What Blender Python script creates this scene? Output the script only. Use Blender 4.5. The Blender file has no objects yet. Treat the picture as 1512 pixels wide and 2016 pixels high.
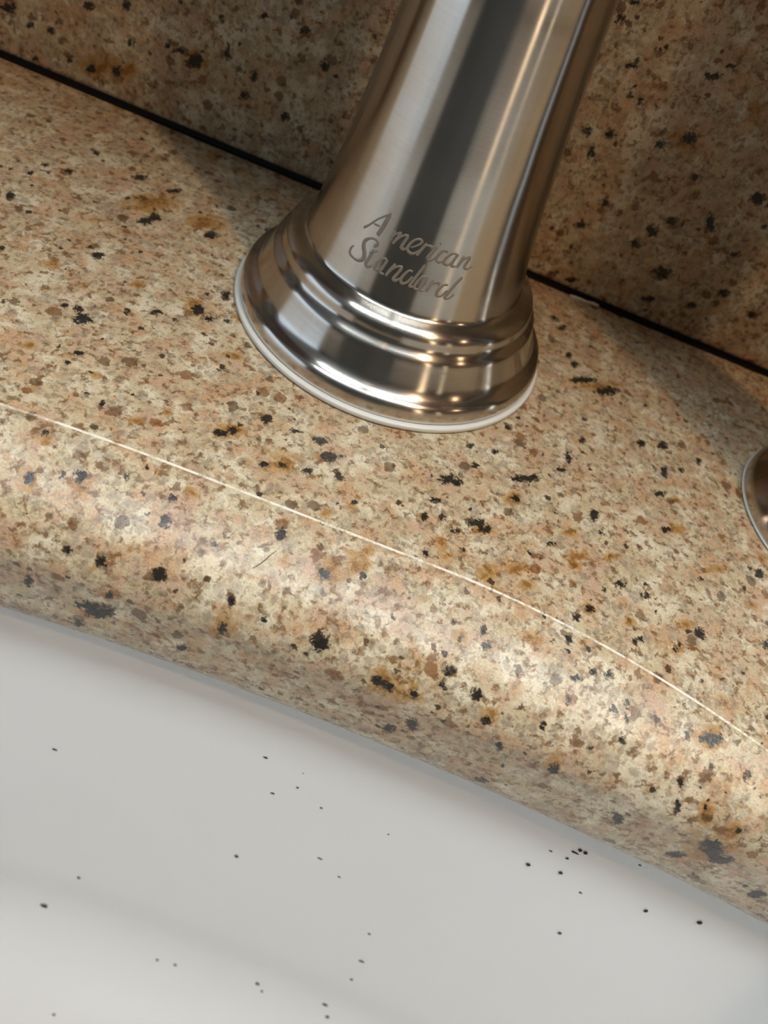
import bpy, bmesh, math, random
import numpy as np
from mathutils import Vector, Matrix
from mathutils.bvhtree import BVHTree
scn = bpy.context.scene
R = math.radians
MM = 0.001

# ------------------------------------------------------------------ camera, world, lights, exposure
cd = bpy.data.cameras.new('camera'); cam = bpy.data.objects.new('camera', cd)
scn.collection.objects.link(cam)
CAM_POS = Vector((0.00223935, -0.12889722, 0.08690226))
FW = Vector((0.06501152, 0.68162901, -0.72880409))
RT = Vector((0.92953975, 0.22427258, 0.29267329))
UP = Vector((-0.36294538, 0.69647951, 0.61902096))
m = Matrix((RT, UP, -FW)).transposed().to_4x4(); m.translation = CAM_POS
cam.matrix_world = m
cd.sensor_fit = 'VERTICAL'; cd.sensor_height = 36.0; cd.lens = 1550.0 / 2016.0 * 36.0
cd.clip_start = 0.004; cd.clip_end = 50
scn.camera = cam
cd.dof.use_dof = True; cd.dof.focus_distance = 0.123; cd.dof.aperture_fstop = 22.0

w = bpy.data.worlds.new('daylight'); scn.world = w; w.use_nodes = True
w.node_tree.nodes['Background'].inputs[0].default_value = (0.62, 0.80, 1.0, 1)
w.node_tree.nodes['Background'].inputs[1].default_value = 0.6
scn.view_settings.view_transform = 'Standard'; scn.view_settings.look = 'None'
scn.view_settings.gamma = 1.0; scn.view_settings.use_curve_mapping = False
scn.view_settings.exposure = 0.0

CEIL = 1.50; FLOOR = -0.91
KEY_POS = (0.735, -0.60, 1.47); KEY_W = 27.0; KEY_C = (1.0, 0.66, 0.38)
SIDE_POS = (2.05, -0.62, 1.47); SIDE_W = 3.0
PANEL_POS = (0.0, -0.30, 1.445); PANEL_W = 32.0; PANEL_C = (0.86, 0.95, 1.0)
WIN_W = 9.0

def light(name, kind, loc, power, color, **kw):
    d = bpy.data.lights.new(name, kind); o = bpy.data.objects.new(name, d); scn.collection.objects.link(o)
    o.location = loc; d.energy = power; d.color = color
    for k, v in kw.items(): setattr(d, k, v)
    return o
light('downlight_bulb', 'POINT', KEY_POS, KEY_W, KEY_C, shadow_soft_size=0.028)
light('added_lamp_bulb', 'POINT', (1.30, -1.60, 0.05), 1.5, (1.0, 0.70, 0.42), shadow_soft_size=0.06)  # added with the unseen glowing column that streaks the faucet
light('side_downlight_bulb', 'POINT', SIDE_POS, SIDE_W, KEY_C, shadow_soft_size=0.028)
pl = light('ceiling_panel_tubes', 'AREA', PANEL_POS, PANEL_W, PANEL_C, shape='RECTANGLE', size=1.2, size_y=0.24)
wl = light('window_daylight', 'AREA', (-2.26, -1.47, 0.35), WIN_W, (0.72, 0.86, 1.0), shape='RECTANGLE', size=1.5, size_y=2.26)
wl.rotation_euler = (0, R(-90), 0)     # faces +X, into the room

# ------------------------------------------------------------------ helpers
def link(name, me, parent=None):
    o = bpy.data.objects.new(name, me); scn.collection.objects.link(o)
    if parent: o.parent = parent
    return o
def mesh(name, verts, faces, mat=None, parent=None, smooth=True):
    me = bpy.data.meshes.new(name); me.from_pydata([tuple(v) for v in verts], [], faces); me.update()
    if mat: me.materials.append(mat)
    if smooth: me.polygons.foreach_set('use_smooth', [True] * len(me.polygons))
    return link(name, me, parent)
def fixn(o):
    bm = bmesh.new(); bm.from_mesh(o.data); bmesh.ops.recalc_face_normals(bm, faces=bm.faces); bm.to_mesh(o.data); bm.free(); return o
def tag(o, label=None, cat=None, group=None, kind=None):
    if label: o['label'] = label
    if cat: o['category'] = cat
    if group: o['group'] = group
    if kind: o['kind'] = kind
    return o
def empty(name, loc=(0, 0, 0)):
    o = bpy.data.objects.new(name, None); scn.collection.objects.link(o); o.location = loc; o.empty_display_size = .01; return o
def box(name, lo, hi, mat, parent=None, bevel=0.0):
    bm = bmesh.new(); bmesh.ops.create_cube(bm, size=1)
    for v in bm.verts: v.co = Vector([lo[i] + (v.co[i] + .5) * (hi[i] - lo[i]) for i in range(3)])
    if bevel: bmesh.ops.bevel(bm, geom=bm.edges[:], offset=bevel, segments=3, affect='EDGES', profile=.5)
    me = bpy.data.meshes.new(name); bm.to_mesh(me); bm.free(); me.materials.append(mat)
    return link(name, me, parent)
def lathe(name, prof, mat, parent=None, seg=192, caps=(True, True), loc=(0, 0, 0)):
    """prof: list of (z, r) in mm from bottom to top"""
    vs = []; fs = []
    for z, r in prof:
        for k in range(seg):
            a = 2 * math.pi * k / seg; vs.append((r * math.cos(a) * MM, r * math.sin(a) * MM, z * MM))
    n = len(prof)
    for i in range(n - 1):
        for k in range(seg):
            k2 = (k + 1) % seg; fs.append((i * seg + k, i * seg + k2, (i + 1) * seg + k2, (i + 1) * seg + k))
    if caps[0]: fs.append(tuple(range(seg - 1, -1, -1)))
    if caps[1]: fs.append(tuple((n - 1) * seg + k for k in range(seg)))
    o = mesh(name, vs, fs, mat, parent); o.location = loc; return o
def smooth_prof(P, step=0.5):
    """Catmull-Rom through (z, r) points, with arc-length steps; duplicated points make a corner"""
    out = []; runs = [[]]
    for p in P:
        if runs[-1] and runs[-1][-1] == p: runs.append([p])
        else: runs[-1].append(p)
    for q in runs:
        if len(q) < 2: continue
        e = [q[0]] + q + [q[-1]]
        for i in range(1, len(e) - 2):
            p0, p1, p2, p3 = [np.array(v, float) for v in e[i - 1:i + 3]]
            n = max(2, int(np.linalg.norm(p2 - p1) / step))
            for k in range(n):
                t = k / n
                out.append(tuple(.5 * ((2 * p1) + (-p0 + p2) * t + (2 * p0 - 5 * p1 + 4 * p2 - p3) * t * t + (-p0 + 3 * p1 - 3 * p2 + p3) * t ** 3)))
        out.append(q[-1])
    return out
def tube(name, pts, rad, mat, parent=None, seg=48, caps=True):
    """pts in m, rad a float or list in m"""
    pts = [Vector(p) for p in pts]; n = len(pts); rr = rad if isinstance(rad, (list, tuple)) else [rad] * n
    vs = []; fs = []; ref = None
    for i, p in enumerate(pts):
        t = (pts[min(i + 1, n - 1)] - pts[max(i - 1, 0)]).normalized()
        if ref is None: ref = t.orthogonal().normalized()
        ref = (ref - t * ref.dot(t)).normalized(); b = t.cross(ref)
        for k in range(seg):
            a = 2 * math.pi * k / seg; vs.append(p + (ref * math.cos(a) + b * math.sin(a)) * rr[i])
    for i in range(n - 1):
        for k in range(seg):
            k2 = (k + 1) % seg; fs.append((i * seg + k, i * seg + k2, (i + 1) * seg + k2, (i + 1) * seg + k))
    if caps: fs.append(tuple(range(seg - 1, -1, -1))); fs.append(tuple((n - 1) * seg + k for k in range(seg)))
    return mesh(name, vs, fs, mat, parent)

# ------------------------------------------------------------------ materials
class NT:
    def __init__(s, name):
        s.m = bpy.data.materials.new(name); s.m.use_nodes = True; s.t = s.m.node_tree; s.b = s.t.nodes['Principled BSDF']
    def n(s, kind, **kw):
        nd = s.t.nodes.new(kind)
        for k, v in kw.items(): setattr(nd, k, v)
        return nd
    def put(s, sock, v):
        if isinstance(v, bpy.types.NodeSocket): s.t.links.new(v, sock)
        elif isinstance(v, (tuple, list)): sock.default_value = tuple(v) + ((1,) if len(sock.default_value) == 4 and len(v) == 3 else ())
        else: sock.default_value = v
    def math(s, op, a, b=0.0, c=0.0, clamp=False):
        nd = s.n('ShaderNodeMath', operation=op, use_clamp=clamp); s.put(nd.inputs[0], a); s.put(nd.inputs[1], b); s.put(nd.inputs[2], c); return nd.outputs[0]
    def vmath(s, op, a, b=(0, 0, 0), sc=None):
        nd = s.n('ShaderNodeVectorMath', operation=op); s.put(nd.inputs[0], a)
        if op == 'SCALE': s.put(nd.inputs[3], sc)
        else: s.put(nd.inputs[1], b)
        return nd.outputs[0]
    def noise(s, vec, scale, detail=2.0, rough=.5, dist=0.0, col=False):
        nd = s.n('ShaderNodeTexNoise'); s.put(nd.inputs['Vector'], vec); s.put(nd.inputs['Scale'], scale); s.put(nd.inputs['Detail'], detail)
        s.put(nd.inputs['Roughness'], rough); s.put(nd.inputs['Distortion'], dist); return nd.outputs[1 if col else 0]
    def vor(s, vec, scale, out='Color', feature='F1', rnd=1.0):
        nd = s.n('ShaderNodeTexVoronoi', feature=feature); s.put(nd.inputs['Vector'], vec); s.put(nd.inputs['Scale'], scale); s.put(nd.inputs['Randomness'], rnd)
        return nd.outputs[out]
    def ss(s, x, lo, hi, a=0.0, b=1.0):
        nd = s.n('ShaderNodeMapRange', interpolation_type='SMOOTHSTEP'); s.put(nd.inputs[0], x)
        for i, v in enumerate((lo, hi, a, b)): s.put(nd.inputs[i + 1], v)
        return nd.outputs[0]
    def mix(s, f, a, b, mode='MIX'):
        nd = s.n('ShaderNodeMix', data_type='RGBA', blend_type=mode); s.put(nd.inputs[0], f); s.put(nd.inputs[6], a); s.put(nd.inputs[7], b); return nd.outputs[2]
    def attr(s, name): return s.n('ShaderNodeAttribute', attribute_name=name).outputs['Fac']
    def sep(s, c):
        nd = s.n('ShaderNodeSeparateColor'); s.put(nd.inputs[0], c); return nd.outputs
    def bump(s, h, strength, dist):
        nd = s.n('ShaderNodeBump'); s.put(nd.inputs['Height'], h); nd.inputs['Strength'].default_value = strength; nd.inputs['Distance'].default_value = dist
        s.t.links.new(nd.outputs[0], s.b.inputs['Normal'])
    def set(s, **kw):
        for k, v in kw.items(): s.put(s.b.inputs[k.replace('_', ' ')], v)
        return s.m
def lin(r, g, b): return tuple(((c / 255) / 12.92 if c <= 10 else ((c / 255 + .055) / 1.055) ** 2.4) for c in (r, g, b))
def plain(name, col, rough=.5, metal=0.0, var=.05, **kw):
    n = NT(name); co = n.n('ShaderNodeTexCoord').outputs['Object']
    v = n.noise(co, 25.0, 4.0); c = n.mix(n.ss(v, .3, .7), tuple(x * (1 - var) for x in col), tuple(min(1, x * (1 + var)) for x in col))
    return n.set(Base_Color=c, Roughness=rough, Metallic=metal, **kw)

def granite(name, rough0):
    n = NT(name); co = n.n('ShaderNodeTexCoord').outputs['Object']
    p = n.vmath('SCALE', co, sc=1000.0)                     # millimetres
    w1 = n.vmath('SUBTRACT', n.noise(p, .9, 3.0, .6, col=True), (.5, .5, .5))
    pw = n.vmath('ADD', p, n.vmath('SCALE', w1, sc=1.7))
    w2 = n.vmath('SUBTRACT', n.noise(p, 2.6, 3.0, .6, col=True), (.5, .5, .5))
    pw2 = n.vmath('ADD', pw, n.vmath('SCALE', w2, sc=.55))
    cream = lin(206, 192, 162); pink = lin(202, 172, 150); peach = lin(202, 164, 130); grey = lin(146, 136, 120); white = lin(232, 224, 204)
    ochre = lin(172, 130, 66); rust = lin(132, 84, 38); brown = lin(86, 62, 38); black = lin(24, 27, 29)
    big = n.noise(p, .17, 3.0, .55)
    zone = n.noise(p, .10, 3.0, .6)
    tone = n.math('ADD', n.math('MULTIPLY', n.noise(pw, .26, 6.0, .58), .72), n.math('MULTIPLY', zone, .28))
    c = n.mix(n.ss(tone, .38, .58), n.mix(n.ss(big, .42, .60), cream, pink), n.mix(n.ss(big, .40, .56), white, cream))
    c = n.mix(n.math('MULTIPLY', n.ss(n.noise(n.vmath('ADD', pw, (7.0, 3.0, 1.0)), .24, 4.0, .6), .50, .62), .75), c, peach)
    W = n.attr('pale_field'); c = n.mix(n.math('MULTIPLY', n.ss(n.math('ADD', W, n.math('MULTIPLY', n.noise(pw, .5, 3.0), .8)), .45, 1.1), .7), c, lin(232, 222, 200))
    # grey translucent quartz grains, gathered in loose clusters
    qn = n.noise(p, .20, 2.0)
    for vs_, off, thr, op, colr in ((.72, (0, 0, 0), .60, .55, grey), (1.15, (5.3, 2.2, 8.1), .66, .5, lin(132, 116, 98)), (.45, (1.3, 9.2, 3.1), .74, .42, lin(158, 150, 138))):
        vq = n.n('ShaderNodeTexVoronoi', feature='F1'); n.put(vq.inputs['Vector'], n.vmath('ADD', pw2, off)); vq.inputs['Scale'].default_value = vs_
        qc = n.sep(vq.outputs['Color'])
        pick = n.ss(n.math('ADD', qc[0], n.math('MULTIPLY', n.math('SUBTRACT', qn, .5), 1.6)), thr, thr + .06)
        body_ = n.ss(vq.outputs['Distance'], .62, .30)
        c = n.mix(n.math('MULTIPLY', n.math('MULTIPLY', pick, body_), op), c, colr)
    # soft brown smudges and fine mottling
    sg = n.noise(pw, .80, 4.0, .6)
    c = n.mix(n.math('MULTIPLY', n.ss(n.math('ADD', sg, n.math('MULTIPLY', n.math('SUBTRACT', .5, zone), .35)), .55, .68), .68), c, lin(108, 82, 52))
    fm = n.noise(p, 3.2, 5.0, .65); c = n.mix(n.ss(fm, .36, .60), n.mix(.30, c, lin(110, 88, 64)), c)
    # ochre stains
    G = n.attr('gold_field'); gn = n.noise(pw, .55, 5.0, .7)
    st = n.math('ADD', n.math('MULTIPLY', G, .70), n.math('MULTIPLY', n.math('SUBTRACT', gn, .5), 2.1))
    c = n.mix(n.math('MULTIPLY', n.ss(st, .08, .5), .75), c, ochre)
    c = n.mix(n.math('MULTIPLY', n.ss(st, .50, .78), .75), c, rust)
    g3 = n.noise(pw2, .62, 3.0, .6)
    c = n.mix(n.math('MULTIPLY', n.ss(g3, .54, .66), .8), c, lin(112, 76, 40))
    # small brown / black grains
    sp = n.n('ShaderNodeTexVoronoi', feature='F1'); n.put(sp.inputs['Vector'], pw2); sp.inputs['Scale'].default_value = .34
    rnd = n.sep(sp.outputs['Color'])
    rad = n.math('MULTIPLY', n.ss(rnd[0], .66, 1.0), .40)
    sm = n.ss(n.math('SUBTRACT', rad, sp.outputs['Distance']), -.03, .06)
    c = n.mix(n.math('MULTIPLY', sm, .75), c, n.mix(n.ss(rnd[1], .35, .75), brown, lin(120, 76, 36)))
    sp2 = n.n('ShaderNodeTexVoronoi', feature='F1'); n.put(sp2.inputs['Vector'], n.vmath('ADD', pw2, (31.7, 9.2, 4.4))); sp2.inputs['Scale'].default_value = .55
    rn2 = n.sep(sp2.outputs['Color']); rd2 = n.math('MULTIPLY', n.ss(rn2[0], .78, 1.0), .32)
    s2 = n.ss(n.math('SUBTRACT', rd2, sp2.outputs['Distance']), -.02, .05)
    c = n.mix(n.math('MULTIPLY', s2, .9), c, n.mix(n.ss(rn2[2], .4, .6), lin(40, 34, 28), brown))
    # large biotite flakes
    D = n.attr('dark_field'); dn = n.noise(pw2, 1.3, 4.0, .7)
    df = n.math('ADD', n.math('MULTIPLY', D, 1.0), n.math('MULTIPLY', n.math('SUBTRACT', dn, .5), 3.4))
    on = n.ss(D, .02, .2)
    c = n.mix(n.math('MULTIPLY', on, n.math('MULTIPLY', n.ss(df, .02, .4), .55)), c, lin(110, 92, 66))
    dk = n.math('MULTIPLY', on, n.ss(df, .28, .48)); c = n.mix(n.math('MULTIPLY', dk, .93), c, black)
    # chipped bruised line along the worn arris
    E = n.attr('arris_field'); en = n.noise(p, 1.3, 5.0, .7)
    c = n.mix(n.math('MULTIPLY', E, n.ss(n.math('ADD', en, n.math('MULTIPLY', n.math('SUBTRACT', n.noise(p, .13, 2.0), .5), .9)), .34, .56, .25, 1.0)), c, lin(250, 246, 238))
    c = n.mix(1.0, c, (.78, .745, .68), 'MULTIPLY')
    rg = n.math('ADD', rough0, n.math('MULTIPLY', n.noise(pw, .6, 3.0), .16))
    rg = n.math('ADD', rg, n.math('MULTIPLY', E, .25))
    n.bump(n.math('ADD', n.noise(pw2, .8, 4.0, .6), n.math('MULTIPLY', n.noise(p, .12, 2.0), 1.0)), .35, .0004)
    return n.set(Base_Color=c, Roughness=rg, IOR=1.5, Specular_IOR_Level=.28)

def brushed(name, col, rough, aniso, tang=True):
    n = NT(name); co = n.n('ShaderNodeTexCoord').outputs['Object']
    mp = n.n('ShaderNodeMapping'); n.put(mp.inputs['Vector'], co); mp.inputs['Scale'].default_value = (120, 120, 9000)
    br = n.noise(mp.outputs[0], 1.0, 3.0, .6)
    c = n.mix(n.ss(br, .3, .7), tuple(x * .93 for x in col), col)
    n.bump(br, .06, .00008)
    n.set(Base_Color=c, Metallic=1.0, Roughness=rough, Anisotropic=aniso, Anisotropic_Rotation=.25)
    if tang:
        tn = n.n('ShaderNodeTangent', direction_type='RADIAL', axis='Z'); n.t.links.new(tn.outputs[0], n.b.inputs['Tangent'])
    return n.m
M = {
    'granite': granite('speckled_granite', .20),
    'nickel': brushed('brushed_nickel', (.60, .56, .51), .19, .9),
    'nickel_plain': brushed('brushed_nickel_spout', (.62, .57, .51), .28, 0, False),
    'etch': plain('etched_matte_nickel', (.30, .265, .22), .62, .55),
    'gasket': plain('white_rubber', lin(206, 206, 200), .38),
    'porcelain': plain('sink_enamel', lin(216, 216, 215), .22, 0.0, .01),
    'caulk': plain('pale_caulk', lin(205, 200, 190), .5),
    'gap': plain('dark_gap', lin(26, 20, 14), .9),
    'paint': plain('wall_paint', lin(118, 112, 102), .8),
    'ceiling': plain('ceiling_paint', lin(170, 168, 164), .9),
    'floor': plain('floor_wood', lin(90, 66, 46), .5),
    'cabinet': plain('cabinet_wood', lin(96, 62, 40), .45),
    'darkphone': plain('phone_glass', (.006, .009, .009), .5),
    'lens': plain('lens_glass', (.004, .004, .006), .08),
    'trim': plain('white_trim', lin(232, 230, 226), .5),
    'black': plain('coffee_grounds', (.012, .012, .014), .8),
    'hair': plain('fibre', lin(70, 50, 36), .5),
    'white_bit': plain('dried_caulk', lin(222, 210, 190), .7),
    'drain': plain('drain_steel', (.6, .6, .6), .25, 1.0),
}
def emitter(name, col, s):
    n = NT(name); return n.set(Base_Color=(.8, .8, .8), Emission_Color=col, Emission_Strength=s)
M['bulb'] = emitter('warm_bulb', KEY_C, 30.0)
M['shade'] = emitter('added_lamp_glow', (1.0, 0.74, 0.45), 3.2)  # glow of the added columns, for the gold streaks in the metal
M['shade2'] = emitter('added_lamp_glow_pale', (1.0, 0.82, 0.58), 4.0)
M['fridge'] = plain('added_fridge_black', (.010, .014, .013), .45)  # unseen fridge, added as a dark mass for the metal to mirror
M['towel'] = plain('added_towel_cloth', (.010, .013, .012), .95)  # unseen towel, added to hide the white sink front from the metal
M['diffuser'] = emitter('panel_diffuser', PANEL_C, 2.5)
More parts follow.
